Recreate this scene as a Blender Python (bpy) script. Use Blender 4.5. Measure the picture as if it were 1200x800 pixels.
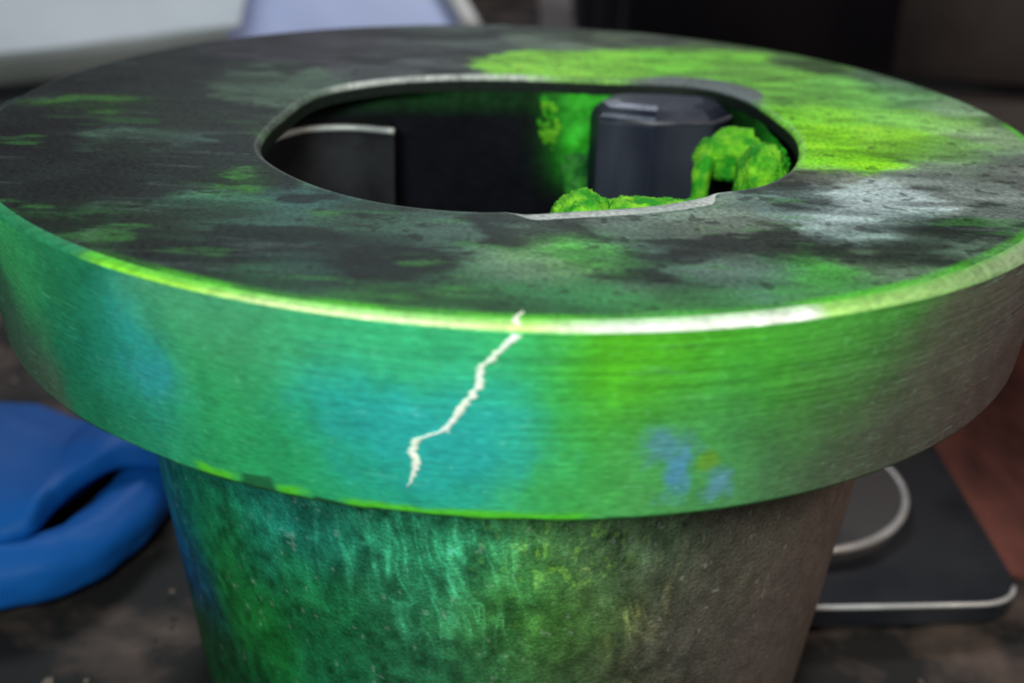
import bpy, bmesh, math, random
import numpy as np
from mathutils import Vector, Matrix, noise as mn

random.seed(7)
for o in list(bpy.data.objects): bpy.data.objects.remove(o)
S = 0.1                      # the flange radius is one decimetre: shapes below are in flange radii
scene = bpy.context.scene

# ------------------------------------------------------------------ camera
cd = bpy.data.cameras.new('camera'); cam = bpy.data.objects.new('camera', cd)
scene.collection.objects.link(cam); scene.camera = cam
RT = Vector((0.99946, 0.01239, 0.03029)); UP = Vector((-0.03271, 0.40887, 0.91201)); FW = Vector((0.00108, 0.91251, -0.40906))
m = Matrix((RT, UP, -FW)).transposed().to_4x4()
m.translation = Vector((0.00000, -2.43315, 0.62082)) * S
cam.matrix_world = m
cd.sensor_width = 36; cd.lens = 45; cd.clip_start = 0.005; cd.clip_end = 50
cd.dof.use_dof = True; cd.dof.focus_distance = 0.205; cd.dof.aperture_fstop = 14

# ------------------------------------------------------------------ inspection lamp, ambient and added fills
w = bpy.data.worlds.new('World'); scene.world = w; w.use_nodes = True
w.node_tree.nodes['Background'].inputs[0].default_value = (0.52, 0.50, 0.50, 1)
w.node_tree.nodes['Background'].inputs[1].default_value = 0.12

def area(name, loc, target, size, power, color, shape='DISK'):
    l = bpy.data.lights.new(name, 'AREA'); l.shape = shape; l.size = size * S
    l.energy = power; l.color = color
    o = bpy.data.objects.new(name, l); scene.collection.objects.link(o)
    o.location = Vector(loc) * S
    o.rotation_euler = (Vector(target) - Vector(loc)).to_track_quat('-Z', 'Y').to_euler()
    return o
area('inspection_lamp', (-0.55, -3.1, 1.25), (-0.05, -0.95, -0.3), 0.7, 0.86, (0.86, 1.0, 0.97))
area('cloth_fill', (-0.6, 6.6, 5.5), (-1.4, 3.6, -0.3), 2.6, 3.0, (0.86, 0.93, 1.0))  # unseen fill, added behind to brighten the cloths
area('warm_fill', (3.4, -2.2, 2.6), (0.7, -0.2, -0.5), 1.2, 0.9, (1.0, 0.90, 0.82))  # unseen warm fill, added to lift the right side
vs = scene.view_settings
vs.view_transform = 'Standard'; vs.look = 'None'; vs.gamma = 1; vs.exposure = 0.0
scene.cycles.filter_width = 1.9

# ------------------------------------------------------------------ helpers
def link(o, parent=None):
    scene.collection.objects.link(o)
    if parent: o.parent = parent
    return o
def thing(name, label, cat, loc=(0, 0, 0)):
    o = bpy.data.objects.new(name, None); link(o); o.location = Vector(loc) * S
    o.empty_display_size = 0.02
    o['label'] = label; o['category'] = cat
    return o
def tag(o, label=None, cat=None, kind=None, group=None):
    if label: o['label'] = label
    if cat: o['category'] = cat
    if kind: o['kind'] = kind
    if group: o['group'] = group
    return o
def part(name, verts, faces, mat, parent=None, smooth=True, cols=None, uvs=None):
    """one mesh object; verts in flange radii, world axes"""
    off = np.array(parent.location) if parent else np.zeros(3)
    v = np.asarray(verts, dtype=np.float64) * S - off
    me = bpy.data.meshes.new(name)
    me.from_pydata(v.tolist() if len(v) < 60000 else [], [], faces if len(v) < 60000 else [])
    if len(v) >= 60000:
        f = np.asarray(faces, dtype=np.int32); n = len(f)
        me.vertices.add(len(v)); me.vertices.foreach_set('co', v.astype(np.float32).ravel())
        me.loops.add(n * 4); me.loops.foreach_set('vertex_index', f.ravel())
        me.polygons.add(n); me.polygons.foreach_set('loop_start', np.arange(0, n * 4, 4, dtype=np.int32))
    me.update(calc_edges=True); me.validate()
    me.polygons.foreach_set('use_smooth', np.full(len(me.polygons), smooth))
    if cols is not None:
        a = me.color_attributes.new('coat', 'FLOAT_COLOR', 'POINT')
        c = np.ones((len(v), 4), np.float32); c[:, :3] = np.clip(cols, 0.002, 0.92)
        a.data.foreach_set('color', c.ravel())
    me.materials.append(mat)
    return link(bpy.data.objects.new(name, me), parent)
def from_bm(name, bm, mat, parent=None, smooth=True):
    bmesh.ops.recalc_face_normals(bm, faces=bm.faces)
    v = [tuple(x.co) for x in bm.verts]; bm.verts.index_update()
    f = [[x.index for x in p.verts] for p in bm.faces]; bm.free()
    return part(name, v, f, mat, parent, smooth)
def grid_faces(nr, nc, wrap=True):
    r = np.arange(nr - 1)[:, None]; c = np.arange(nc if wrap else nc - 1)[None, :]
    c2 = (c + 1) % nc
    a = r * nc + c; b = r * nc + c2; d = (r + 1) * nc + c; e = (r + 1) * nc + c2
    return np.stack([a, d, e, b], -1).reshape(-1, 4)

# lattice value noise on numpy arrays
def vnoise(x, y, z=0.0, seed=0):
    x, y, z = np.broadcast_arrays(np.asarray(x, float), np.asarray(y, float), np.asarray(z, float))
    xi = np.floor(x).astype(np.int64); yi = np.floor(y).astype(np.int64); zi = np.floor(z).astype(np.int64)
    fx, fy, fz = x - xi, y - yi, z - zi
    fx = fx * fx * (3 - 2 * fx); fy = fy * fy * (3 - 2 * fy); fz = fz * fz * (3 - 2 * fz)
    def h(i, j, k):
        n = (i * 374761393 + j * 668265263 + k * 2147483647 + seed * 974634777) & 0xffffffff
        n = ((n ^ (n >> 13)) * 1274126177) & 0xffffffff
        n = ((n ^ (n >> 16)) * 2246822519) & 0xffffffff
        return ((n ^ (n >> 15)) & 0xffff) / 65535.0
    r = 0
    for dx, wx in ((0, 1 - fx), (1, fx)):
        for dy, wy in ((0, 1 - fy), (1, fy)):
            for dz, wz in ((0, 1 - fz), (1, fz)):
                r = r + h(xi + dx, yi + dy, zi + dz) * wx * wy * wz
    return r
def fbm(x, y, z=0.0, oct=4, seed=0):
    s = 0; a = 0.5; t = 0
    for i in range(oct):
        s = s + a * vnoise(x * 2 ** i, y * 2 ** i, z * 2 ** i, seed + i * 17); t += a; a *= 0.5
    return s / t
def sstep(a, b, x):
    t = np.clip((x - a) / (b - a), 0, 1); return t * t * (3 - 2 * t)
def patches(u, v, pts, s, su=1.0, sv=1.0):
    """blend traced colours, each point keeping its own ground"""
    num = np.zeros(u.shape + (3,)); den = np.zeros(u.shape)
    dm = np.full(u.shape, 1e9)
    for p in pts: dm = np.minimum(dm, ((u - p[0]) * su) ** 2 + ((v - p[1]) * sv) ** 2)
    for p in pts:
        d = ((u - p[0]) * su) ** 2 + ((v - p[1]) * sv) ** 2
        wt = np.exp(-np.minimum((d - dm) / (s * s), 40))
        num += wt[..., None] * np.array(p[2:5]); den += wt
    return num / den[..., None]

# ------------------------------------------------------------------ materials
def mat(name, rough=0.5, metal=0.0, color=(0.5, 0.5, 0.5), color2=None, scale=40, detail=6, bump=0.0,
        bscale=400, attr=False, spec=0.5, mscale=(1, 1, 1), lo=0.4, hi=0.6, grain=0.0, gscale=1500, roughvar=0.0, coat=0.0):
    m = bpy.data.materials.new(name); m.use_nodes = True
    nt = m.node_tree; N = nt.nodes; L = nt.links; b = N['Principled BSDF']
    b.inputs['Roughness'].default_value = rough; b.inputs['Metallic'].default_value = metal
    b.inputs['Specular IOR Level'].default_value = spec
    b.inputs['Coat Weight'].default_value = coat; b.inputs['Coat Roughness'].default_value = 0.25
    tc = N.new('ShaderNodeTexCoord'); mp = N.new('ShaderNodeMapping'); L.new(tc.outputs['Object'], mp.inputs[0])
    mp.inputs['Scale'].default_value = mscale
    n = N.new('ShaderNodeTexNoise'); n.inputs['Scale'].default_value = scale; n.inputs['Detail'].default_value = detail
    L.new(mp.outputs[0], n.inputs[0])
    rp = N.new('ShaderNodeMapRange'); rp.inputs[1].default_value = lo; rp.inputs[2].default_value = hi
    L.new(n.outputs[0], rp.inputs[0])
    if attr:
        at = N.new('ShaderNodeAttribute'); at.attribute_name = 'coat'
        g = N.new('ShaderNodeTexNoise'); g.inputs['Scale'].default_value = gscale; g.inputs['Detail'].default_value = 3
        L.new(mp.outputs[0], g.inputs[0])
        gr = N.new('ShaderNodeMapRange'); gr.inputs[1].default_value = 0.3; gr.inputs[2].default_value = 0.7
        gr.inputs[3].default_value = 1 - grain; gr.inputs[4].default_value = 1 + grain
        L.new(g.outputs[0], gr.inputs[0])
        vm = N.new('ShaderNodeVectorMath'); vm.operation = 'SCALE'
        L.new(at.outputs['Color'], vm.inputs[0]); L.new(gr.outputs[0], vm.inputs['Scale'])
        L.new(vm.outputs[0], b.inputs['Base Color'])
    else:
        mx = N.new('ShaderNodeMix'); mx.data_type = 'RGBA'
        mx.inputs[6].default_value = (*color, 1); mx.inputs[7].default_value = (*(color2 or color), 1)
        L.new(rp.outputs[0], mx.inputs[0]); L.new(mx.outputs[2], b.inputs['Base Color'])
    if roughvar:
        rr = N.new('ShaderNodeMapRange'); rr.inputs[1].default_value = lo; rr.inputs[2].default_value = hi
        rr.inputs[3].default_value = rough - roughvar; rr.inputs[4].default_value = rough + roughvar
        L.new(n.outputs[0], rr.inputs[0]); L.new(rr.outputs[0], b.inputs['Roughness'])
    if bump:
        bn = N.new('ShaderNodeTexNoise'); bn.inputs['Scale'].default_value = bscale; bn.inputs['Detail'].default_value = 5
        L.new(mp.outputs[0], bn.inputs[0])
        bb = N.new('ShaderNodeBump'); bb.inputs['Strength'].default_value = bump; bb.inputs['Distance'].default_value = 0.0004
        L.new(bn.outputs[0], bb.inputs['Height']); L.new(bb.outputs[0], b.inputs['Normal'])
    return m

# ------------------------------------------------------------------ traced coat colours, with sheen, reflection and lamp falloff painted in
# SIDE: angle, depth 0..1, r g b   TOP: x, y, r g b   NECK: angle, z, r g b   BORE: angle, radius about the bore centre
SIDE = [(-2.404,0.195,0.061,0.485,0.156), (-2.469,0.535,0.045,0.156,0.091), (-2.433,0.825,0.080,0.141,0.091), (-2.298,0.224,0.017,0.205,0.091),
    (-2.230,0.549,0.013,0.223,0.127), (-2.109,0.511,0.032,0.376,0.352), (-2.099,0.683,0.026,0.305,0.156), (-2.223,0.810,0.017,0.223,0.102),
    (-1.972,0.167,0.080,0.352,0.188), (-1.977,0.371,0.032,0.328,0.091), (-1.915,0.617,0.032,0.376,0.127), (-1.988,0.801,0.026,0.328,0.102),
    (-1.787,0.145,0.045,0.402,0.156), (-1.744,0.482,0.021,0.361,0.305), (-1.790,0.421,0.017,0.352,0.305), (-1.698,0.669,0.021,0.361,0.223),
    (-1.620,0.524,0.026,0.429,0.456), (-1.613,0.729,0.021,0.376,0.283), (-1.676,0.182,0.045,0.456,0.188), (-1.547,0.121,0.061,0.515,0.156),
    (-1.567,0.317,0.021,0.402,0.223), (-1.503,0.196,0.045,0.402,0.010), (-1.468,0.353,0.045,0.376,0.005), (-1.509,0.553,0.045,0.402,0.061),
    (-1.518,0.760,0.061,0.456,0.061), (-1.416,0.201,0.114,0.515,0.007), (-1.410,0.479,0.080,0.376,0.045), (-1.351,0.095,0.080,0.429,0.032),
    (-1.286,0.308,0.053,0.376,0.042), (-1.352,0.573,0.070,0.352,0.080), (-1.340,0.723,0.070,0.328,0.091), (-1.270,0.805,0.080,0.283,0.102),
    (-1.296,0.687,0.070,0.328,0.070), (-1.354,0.859,0.102,0.402,0.102), (-1.227,0.250,0.070,0.376,0.032), (-1.150,0.492,0.076,0.283,0.048),
    (-1.167,0.739,0.070,0.171,0.070), (-1.124,0.178,0.070,0.352,0.042), (-1.042,0.308,0.080,0.223,0.061), (-0.990,0.604,0.091,0.091,0.070),
    (-0.908,0.453,0.114,0.102,0.080), (-0.798,0.417,0.114,0.102,0.091), (-0.726,0.770,0.102,0.080,0.070), (-1.060,0.814,0.091,0.102,0.070),  # brown-grey points at the right paint the lamp's falloff
    (-1.202,0.870,0.080,0.171,0.080), (-1.854,0.788,0.026,0.352,0.127), (-1.451,0.721,0.070,0.376,0.102), (-0.880,0.301,0.114,0.141,0.080),
    (-1.440,0.121,0.114,0.515,0.010), (-1.884,0.271,0.061,0.376,0.141)]
TOP = [(0.935,0.231,0.188,0.305,0.171), (0.918,-0.010,0.205,0.305,0.171), (0.804,-0.143,0.171,0.376,0.091), (0.833,0.316,0.127,0.305,0.114),
    (0.696,0.646,0.080,0.171,0.045), (0.512,0.790,0.070,0.114,0.045), (0.193,0.813,0.080,0.114,0.061), (0.372,0.888,0.061,0.080,0.053),
    (0.910,0.425,0.102,0.188,0.102), (0.967,0.060,0.061,0.080,0.061), (-0.849,-0.287,0.010,0.013,0.014), (-0.888,0.163,0.013,0.019,0.017),
    (-0.811,0.013,0.030,0.122,0.014), (-0.725,-0.520,0.010,0.017,0.014), (-0.678,-0.266,0.032,0.070,0.045), (-0.719,0.188,0.017,0.026,0.023),
    (-0.507,-0.300,0.038,0.070,0.061), (-0.548,0.213,0.053,0.091,0.061), (-0.451,-0.458,0.042,0.223,0.026), (-0.864,-0.112,0.010,0.014,0.013),
    (-0.697,-0.026,0.017,0.032,0.021), (-0.782,-0.433,0.008,0.013,0.013), (-0.582,-0.458,0.013,0.026,0.019), (-0.380,-0.435,0.021,0.053,0.038),
    (-0.622,-0.508,0.013,0.023,0.019), (-0.744,-0.380,0.009,0.014,0.013), (-0.461,-0.677,0.017,0.045,0.026), (-0.459,-0.577,0.026,0.091,0.053),
    (-0.552,-0.704,0.017,0.032,0.017), (-0.653,-0.658,0.012,0.061,0.017), (-0.372,-0.687,0.026,0.070,0.053), (-0.458,-0.834,0.010,0.026,0.019),
    (-0.338,-0.522,0.026,0.080,0.070), (-0.420,0.586,0.045,0.038,0.053), (-0.222,0.618,0.045,0.053,0.053), (-0.105,0.741,0.070,0.091,0.080),
    (0.085,0.773,0.114,0.156,0.114), (-0.190,-0.668,0.026,0.070,0.045), (-0.066,-0.656,0.045,0.091,0.070), (0.022,-0.628,0.091,0.141,0.114),
    (-0.118,-0.802,0.013,0.045,0.026), (-0.197,-0.917,0.017,0.091,0.019), (-0.054,-0.919,0.017,0.091,0.023), (0.055,-0.895,0.021,0.114,0.038),
    (0.106,-0.727,0.061,0.402,0.026), (-0.001,-0.798,0.080,0.156,0.091), (0.181,0.565,0.205,0.578,0.038), (0.061,0.518,0.205,0.546,0.038),
    (0.343,0.591,0.188,0.610,0.045), (0.534,0.527,0.141,0.376,0.053), (0.589,0.297,0.141,0.402,0.053), (0.461,0.427,0.141,0.402,0.045),
    (0.634,0.084,0.188,0.546,0.032), (0.497,0.684,0.171,0.515,0.045), (0.722,0.316,0.156,0.456,0.080), (0.758,0.100,0.188,0.485,0.080),
    (0.495,0.066,0.156,0.515,0.017), (0.572,-0.053,0.223,0.644,0.010), (0.714,-0.066,0.223,0.546,0.032), (0.872,0.081,0.223,0.485,0.114),
    (0.834,-0.195,0.127,0.171,0.141), (0.608,-0.178,0.205,0.610,0.007), (0.747,-0.121,0.188,0.546,0.026), (0.512,-0.195,0.188,0.578,0.013),
    (0.315,-0.618,0.102,0.127,0.102), (0.237,-0.504,0.205,0.283,0.223), (0.146,-0.673,0.080,0.114,0.098), (0.272,-0.660,0.070,0.091,0.070),
    (0.443,-0.482,0.141,0.205,0.188), (0.579,-0.423,0.352,0.429,0.429), (0.530,-0.516,0.305,0.376,0.376), (0.569,-0.573,0.156,0.223,0.205),  # palest points here paint a sheen on the face
    (0.708,-0.362,0.171,0.205,0.188), (0.863,-0.245,0.114,0.127,0.114), (0.750,-0.575,0.091,0.114,0.102), (0.620,-0.663,0.070,0.114,0.080),
    (0.424,-0.795,0.045,0.262,0.032), (0.346,-0.808,0.045,0.127,0.070), (0.221,-0.896,0.032,0.102,0.045), (0.454,-0.845,0.045,0.127,0.053),
    (0.504,-0.312,0.156,0.171,0.141), (0.110,-0.905,0.026,0.156,0.045), (-0.334,-0.885,0.013,0.061,0.023), (-0.500,-0.764,0.013,0.045,0.021),
    (-0.289,-0.818,0.021,0.061,0.045), (-0.202,-0.777,0.017,0.045,0.038), (0.190,-0.740,0.061,0.102,0.091), (0.216,-0.939,0.045,0.223,0.045),
    (0.126,-0.578,0.114,0.156,0.127), (0.046,-0.753,0.114,0.188,0.102), (0.161,-0.809,0.038,0.091,0.045), (0.307,-0.763,0.080,0.127,0.102),
    (0.538,-0.741,0.080,0.127,0.080), (-0.023,-0.857,0.013,0.070,0.026), (0.770,-0.203,0.171,0.223,0.171), (-0.246,0.425,0.061,0.070,0.070),
    (-0.389,-0.113,0.038,0.070,0.038), (-0.603,-0.078,0.026,0.045,0.032), (-0.555,-0.455,0.021,0.048,0.038), (-0.702,-0.424,0.017,0.026,0.026)]
NECK = [(-2.635,-0.660,0.013,0.156,0.156), (-2.598,-0.779,0.010,0.080,0.223), (-2.469,-0.636,0.007,0.171,0.080), (-2.545,-0.956,0.005,0.061,0.017),  # blue tones at the left edge paint the glove's reflection
    (-2.235,-0.629,0.010,0.188,0.045), (-2.136,-0.516,0.013,0.205,0.156), (-1.962,-0.511,0.014,0.181,0.122), (-2.247,-0.741,0.010,0.171,0.032),
    (-2.017,-0.674,0.010,0.156,0.045), (-1.972,-0.770,0.013,0.156,0.061), (-1.790,-0.500,0.019,0.223,0.114), (-1.670,-0.520,0.019,0.205,0.091),
    (-1.855,-0.641,0.013,0.091,0.032), (-1.749,-0.626,0.021,0.156,0.080), (-1.591,-0.516,0.045,0.262,0.102), (-1.472,-0.547,0.080,0.262,0.032),
    (-1.549,-0.597,0.061,0.223,0.021), (-1.626,-0.684,0.026,0.156,0.061), (-1.748,-0.765,0.021,0.141,0.061), (-1.464,-0.682,0.045,0.127,0.026),
    (-1.397,-0.485,0.080,0.188,0.080), (-1.346,-0.620,0.061,0.070,0.032), (-1.313,-0.523,0.102,0.141,0.080), (-1.179,-0.556,0.080,0.080,0.058),
    (-1.109,-0.724,0.080,0.072,0.058), (-1.334,-0.760,0.070,0.076,0.045), (-0.954,-0.550,0.102,0.091,0.070), (-0.818,-0.730,0.107,0.084,0.072),
    (-0.633,-0.644,0.122,0.091,0.076), (-1.541,-0.769,0.038,0.127,0.038), (-2.441,-0.990,0.005,0.080,0.026)]
CRACK = [(-1.557,0.015), (-1.564,0.006), (-1.567,-0.002), (-1.565,-0.015), (-1.573,-0.023), (-1.585,-0.035), (-1.596,-0.048), (-1.607,-0.058),
    (-1.609,-0.070), (-1.607,-0.081), (-1.617,-0.097), (-1.630,-0.115), (-1.642,-0.136), (-1.654,-0.151), (-1.672,-0.159), (-1.687,-0.165),
    (-1.694,-0.174), (-1.696,-0.190), (-1.692,-0.203), (-1.695,-0.216), (-1.700,-0.231), (-1.705,-0.241)]
BORE = [(0.105,0.501), (0.362,0.513), (0.660,0.563), (0.884,0.578), (1.061,0.522), (1.264,0.469), (1.507,0.457), (1.833,0.466), (2.272,0.496), (2.587,0.508),
    (2.982,0.476), (3.227,0.486), (3.544,0.514), (3.807,0.512), (4.076,0.513), (4.267,0.510), (4.483,0.496), (4.641,0.480), (4.752,0.457), (4.935,0.446),
    (5.129,0.447), (5.403,0.446), (5.558,0.479), (5.810,0.485), (6.141,0.490)]
BLOTS = [(-1.356, 0.60, 0.045, 0.11, (0.12, 0.34, 0.42)), (-1.340, 0.76, 0.024, 0.17, (0.11, 0.34, 0.58)), (-1.270, 0.83, 0.026, 0.10, (0.14, 0.36, 0.50)), (-1.292, 0.70, 0.020, 0.05, (0.17, 0.40, 0.03)), (-2.10, 0.50, 0.05, 0.11, (0.04, 0.40, 0.40)), (-1.66, 0.60, 0.13, 0.28, (0.03, 0.47, 0.48)), (-1.745, 0.55, 0.12, 0.20, (0.03, 0.43, 0.39))]
TOPE, SIDEE, NECKE = 0.72, 0.86, 0.70       # scales the traced tones, their painted light still in them

H = 0.305; R2 = 0.968; BC = (0.03, -0.08)
bt = np.array([b[0] for b in BORE]); brr = np.array([b[1] for b in BORE])
def bore_r(th):
    t = np.concatenate([bt - 2 * np.pi, bt, bt + 2 * np.pi]); r = np.tile(brr, 3)
    th = np.mod(th, 2 * np.pi); s = 0
    for k in (-0.09, -0.045, 0, 0.045, 0.09): s = s + np.interp(th + k, t, r)
    return s / 5
def bore_xy(th, dr=0.0):
    r = bore_r(th) + dr
    return BC[0] + r * np.cos(th), BC[1] + r * np.sin(th)

M_side = mat('dyed_machined_steel', rough=0.5, metal=0.2, attr=True, grain=0.20, gscale=650, bump=0.30, bscale=500,
             mscale=(1, 1, 4), spec=0.3)
M_top = mat('oxidised_flange_face', rough=0.62, metal=0.0, attr=True, grain=0.40, gscale=1300, bump=0.5, bscale=700, spec=0.14)
M_neck = mat('dyed_cast_steel', rough=0.42, metal=0.25, attr=True, grain=0.26, gscale=1900, bump=0.8, bscale=1300, spec=0.3)
M_bore = mat('bore_steel', rough=0.6, metal=0.0, spec=0.12, attr=True, grain=0.3, gscale=500, bump=0.5, bscale=300)
M_powder = mat('green_indicator_powder', rough=0.8, spec=0.2, color=(0.03, 0.34, 0.015), color2=(0.30, 0.76, 0.03), scale=300, detail=10, bump=1.0, bscale=1400, lo=0.40, hi=0.68)
M_powder_dark = mat('dark_green_wet_powder', rough=0.5, color=(0.008, 0.14, 0.02), color2=(0.07, 0.45, 0.04), scale=180, bump=0.6, bscale=700)
M_white = mat('white_indicator_film', rough=0.6, color=(0.92, 0.91, 0.84), color2=(0.90, 0.91, 0.74), scale=300)
M_navy = mat('blued_steel', rough=0.38, metal=0.4, color=(0.010, 0.014, 0.036), color2=(0.14, 0.15, 0.18), scale=38, bump=0.3, bscale=300, lo=0.42, hi=0.8, mscale=(1, 1, 0.25))  # paler upright streaks paint a grey sheen on the pin

# ---- flange: one turned solid, front half finely divided
hub = thing('flanged_hub', 'green dyed steel flanged hub standing upright with a jagged white crack on its rim', 'flange', (0, 0, -1.2))
NF, NB = 1500, 420
TH = np.concatenate([np.linspace(-np.pi - 0.05, 0.05, NF, endpoint=False), np.linspace(0.05, np.pi - 0.05, NB, endpoint=False)])
bx, by = bore_xy(np.mod(TH - 0.0, 2 * np.pi))
# the bore is a star shape about its own centre: match its angle to the flange angle
def bore_from_origin(TH):
    a = TH.copy()
    for _ in range(30):
        x, y = bore_xy(a); e = np.arctan2(y, x) - TH; e = (e + np.pi) % (2 * np.pi) - np.pi; a = a - e * 0.8
    return bore_xy(a), a
(bx, by), BA = bore_from_origin(TH)
nx, ny = np.cos(BA), np.sin(BA)
rows = []; rcol = []
# inner chamfer
LW = 0.009 + 0.042 * sstep(-1.60, -1.50, TH) * sstep(-0.92, -1.02, TH) + 0.05 * sstep(0.35, 0.55, TH) * sstep(1.05, 0.85, TH)
for dr, z in ((0, -0.034), (0, -0.012), (LW * 0.1, -0.007), (LW * 0.5, -0.0025), (LW, 0.0)):
    rows.append(np.stack([bx + nx * dr, by + ny * dr, np.full_like(TH, z)], -1))
ix, iy = bx + nx * LW, by + ny * LW
ox, oy = 0.980 * np.cos(TH), 0.980 * np.sin(TH)
NTOP = 190
for k in range(1, NTOP + 1):
    t = k / NTOP
    X = ix * (1 - t) + ox * t; Y = iy * (1 - t) + oy * t
    Z = 0.0020 * (fbm(X * 5, Y * 9, 0, 3, 5) - 0.5) * np.sin(np.pi * min(1, t * 1.02)) ** 0.5 if t < 1 else np.zeros_like(X)
    rows.append(np.stack([X, Y, np.broadcast_to(Z, X.shape)], -1))
nt_end = len(rows)
nick = 0.004 * sstep(0.62, 0.8, fbm(TH * 14, TH * 0, 0, 3, 9))
CW = np.interp(TH, [-3.2, -2.5, -2.15, -1.9, -1.7, -1.45, -1.1, -0.7, -0.2, 0.3], [0.5, 0.4, 0.28, 0.28, 0.38, 0.62, 0.80, 1.35, 1.5, 1.0])
for r_, z_ in ((0.984, -0.0012), (0.991, -0.005), (0.9965, -0.010), (1.0, -0.015)):
    rc = 1 - (1 - r_) * np.minimum(CW, 1.2)
    rows.append(np.stack([(rc - nick) * np.cos(TH), (rc - nick) * np.sin(TH), z_ * CW - nick * 0.5], -1))
nc_end = len(rows)
NS = 210
for k in range(1, NS + 1):
    v = k / NS; z = -0.015 * CW - v * (0.294 - 0.015 * CW)
    R = 1 + (R2 - 1) * v
    gl = 0.0004 * (fbm(TH * 3, z * 320, 0, 2, 21) - 0.5) * (1 - 0.6 * v)
    rows.append(np.stack([(R + gl) * np.cos(TH), (R + gl) * np.sin(TH), z], -1))
ns_end = len(rows)
chip = 0.006 * sstep(0.55, 0.75, fbm(TH * 9, TH * 0 + 3, 0, 3, 31))
for r_, z_ in ((R2 - 0.002, -0.299), (R2 - 0.007, -0.303), (R2 - 0.014, -0.305)):
    rows.append(np.stack([(r_ - chip) * np.cos(TH), (r_ - chip) * np.sin(TH), np.full_like(TH, z_)], -1))
for r_ in (0.90, 0.84, 0.70):
    rows.append(np.stack([r_ * np.cos(TH), r_ * np.sin(TH), np.full_like(TH, -0.305)], -1))
P = np.array(rows)                                 # rows x cols x 3
X, Y, Z = P[..., 0], P[..., 1], P[..., 2]
A = np.broadcast_to(TH, X.shape); A = (A + np.pi) % (2 * np.pi) - np.pi
COL = np.zeros(P.shape)
# top face
sl = slice(0, nt_end)
x, y = X[sl], Y[sl]
wx = 0.09 * (fbm(x * 4, y * 5, 0, 4, 1) - 0.5) + 0.05 * (fbm(x * 17, y * 26, 0, 3, 2) - 0.5)
wy = 0.09 * (fbm(x * 4, y * 5, 0, 4, 3) - 0.5) + 0.05 * (fbm(x * 17, y * 26, 0, 3, 4) - 0.5)
wx = wx + 0.035 * (fbm(x * 60, y * 90, 0, 2, 15) - 0.5); wy = wy + 0.035 * (fbm(x * 60, y * 90, 0, 2, 16) - 0.5)
c = patches(x + wx, y + wy, TOP, 0.055)
br = fbm(x * 9, y * 24, 0, 4, 6)
c = c * (0.35 + 1.25 * br)[..., None] / TOPE
mot = 0.68 + 0.64 * fbm(x * 22, y * 46, 0, 4, 14); gm_ = sstep(0.12, 0.35, c[..., 1] - c[..., 0] * 0.3)
c = c * (1 + (mot - 1) * gm_)[..., None]
# dark oxide islands and greenish smears
isl = 1.15 * sstep(0.52, 0.64, fbm(x * 6 + 3, y * 10, 0, 4, 8)) * sstep(0.9, 0.2, c[..., 1] * 1.6)
c = c * (1 - 0.55 * isl)[..., None]
lum = c @ np.array([0.25, 0.6, 0.15]); c = c * (0.50 + 0.50 * sstep(0.03, 0.12, lum))[..., None]
smr = sstep(0.62, 0.76, fbm(x * 7, y * 22 + 5, 0, 4, 11)) * 0.35 * sstep(-0.1, -0.4, y + 0.2 * x)
c = c * (1 - smr)[..., None] + smr[..., None] * np.array([0.06, 0.30, 0.05])
scr = (1 - np.abs(2 * fbm(x * 3 + y * 2, y * 26, 0, 3, 18) - 1)) ** 26 * sstep(0.5, 0.62, fbm(x * 7, y * 9, 0, 2, 19))
c = c + scr[..., None] * np.array([0.035, 0.05, 0.045])
pit = sstep(0.72, 0.80, fbm(x * 44, y * 60, 0, 2, 20)); c = c * (1 - 0.55 * pit)[..., None]
# film of dye along the near rim on the flat
rr = np.hypot(x, y); rimf = sstep(0.955, 0.975, rr) * sstep(0.30, 0.1, y) * sstep(-2.25, -2.0, A[sl]) * (A[sl] < 0.1) * (0.4 + 0.6 * sstep(0.4, 0.6, fbm(A[sl] * 9, rr * 12, 0, 3, 12)))
c = c * (1 - 0.75 * rimf)[..., None] + (0.75 * rimf)[..., None] * np.array([0.10, 0.60, 0.02])
# lip of the bore with its white highlight painted in
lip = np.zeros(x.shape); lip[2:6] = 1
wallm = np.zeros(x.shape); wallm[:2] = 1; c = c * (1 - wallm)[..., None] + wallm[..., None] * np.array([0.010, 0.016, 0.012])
lip_glint = lip * (0.12 + 0.88 * ((sstep(-1.62, -1.52, A[sl]) * sstep(-0.85, -0.95, A[sl])) + sstep(1.25, 1.6, A[sl]) * sstep(2.75, 2.55, A[sl]))) * (0.55 + 0.6 * fbm(A[sl] * 12, x * 0, 0, 4, 13))
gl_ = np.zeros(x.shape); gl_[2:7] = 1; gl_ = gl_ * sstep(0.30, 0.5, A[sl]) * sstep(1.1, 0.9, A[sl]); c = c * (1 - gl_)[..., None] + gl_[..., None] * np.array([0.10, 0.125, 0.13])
c = c * (1 - lip_glint)[..., None] + lip_glint[..., None] * np.array([0.62, 0.65, 0.62])
COL[sl] = c
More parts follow.
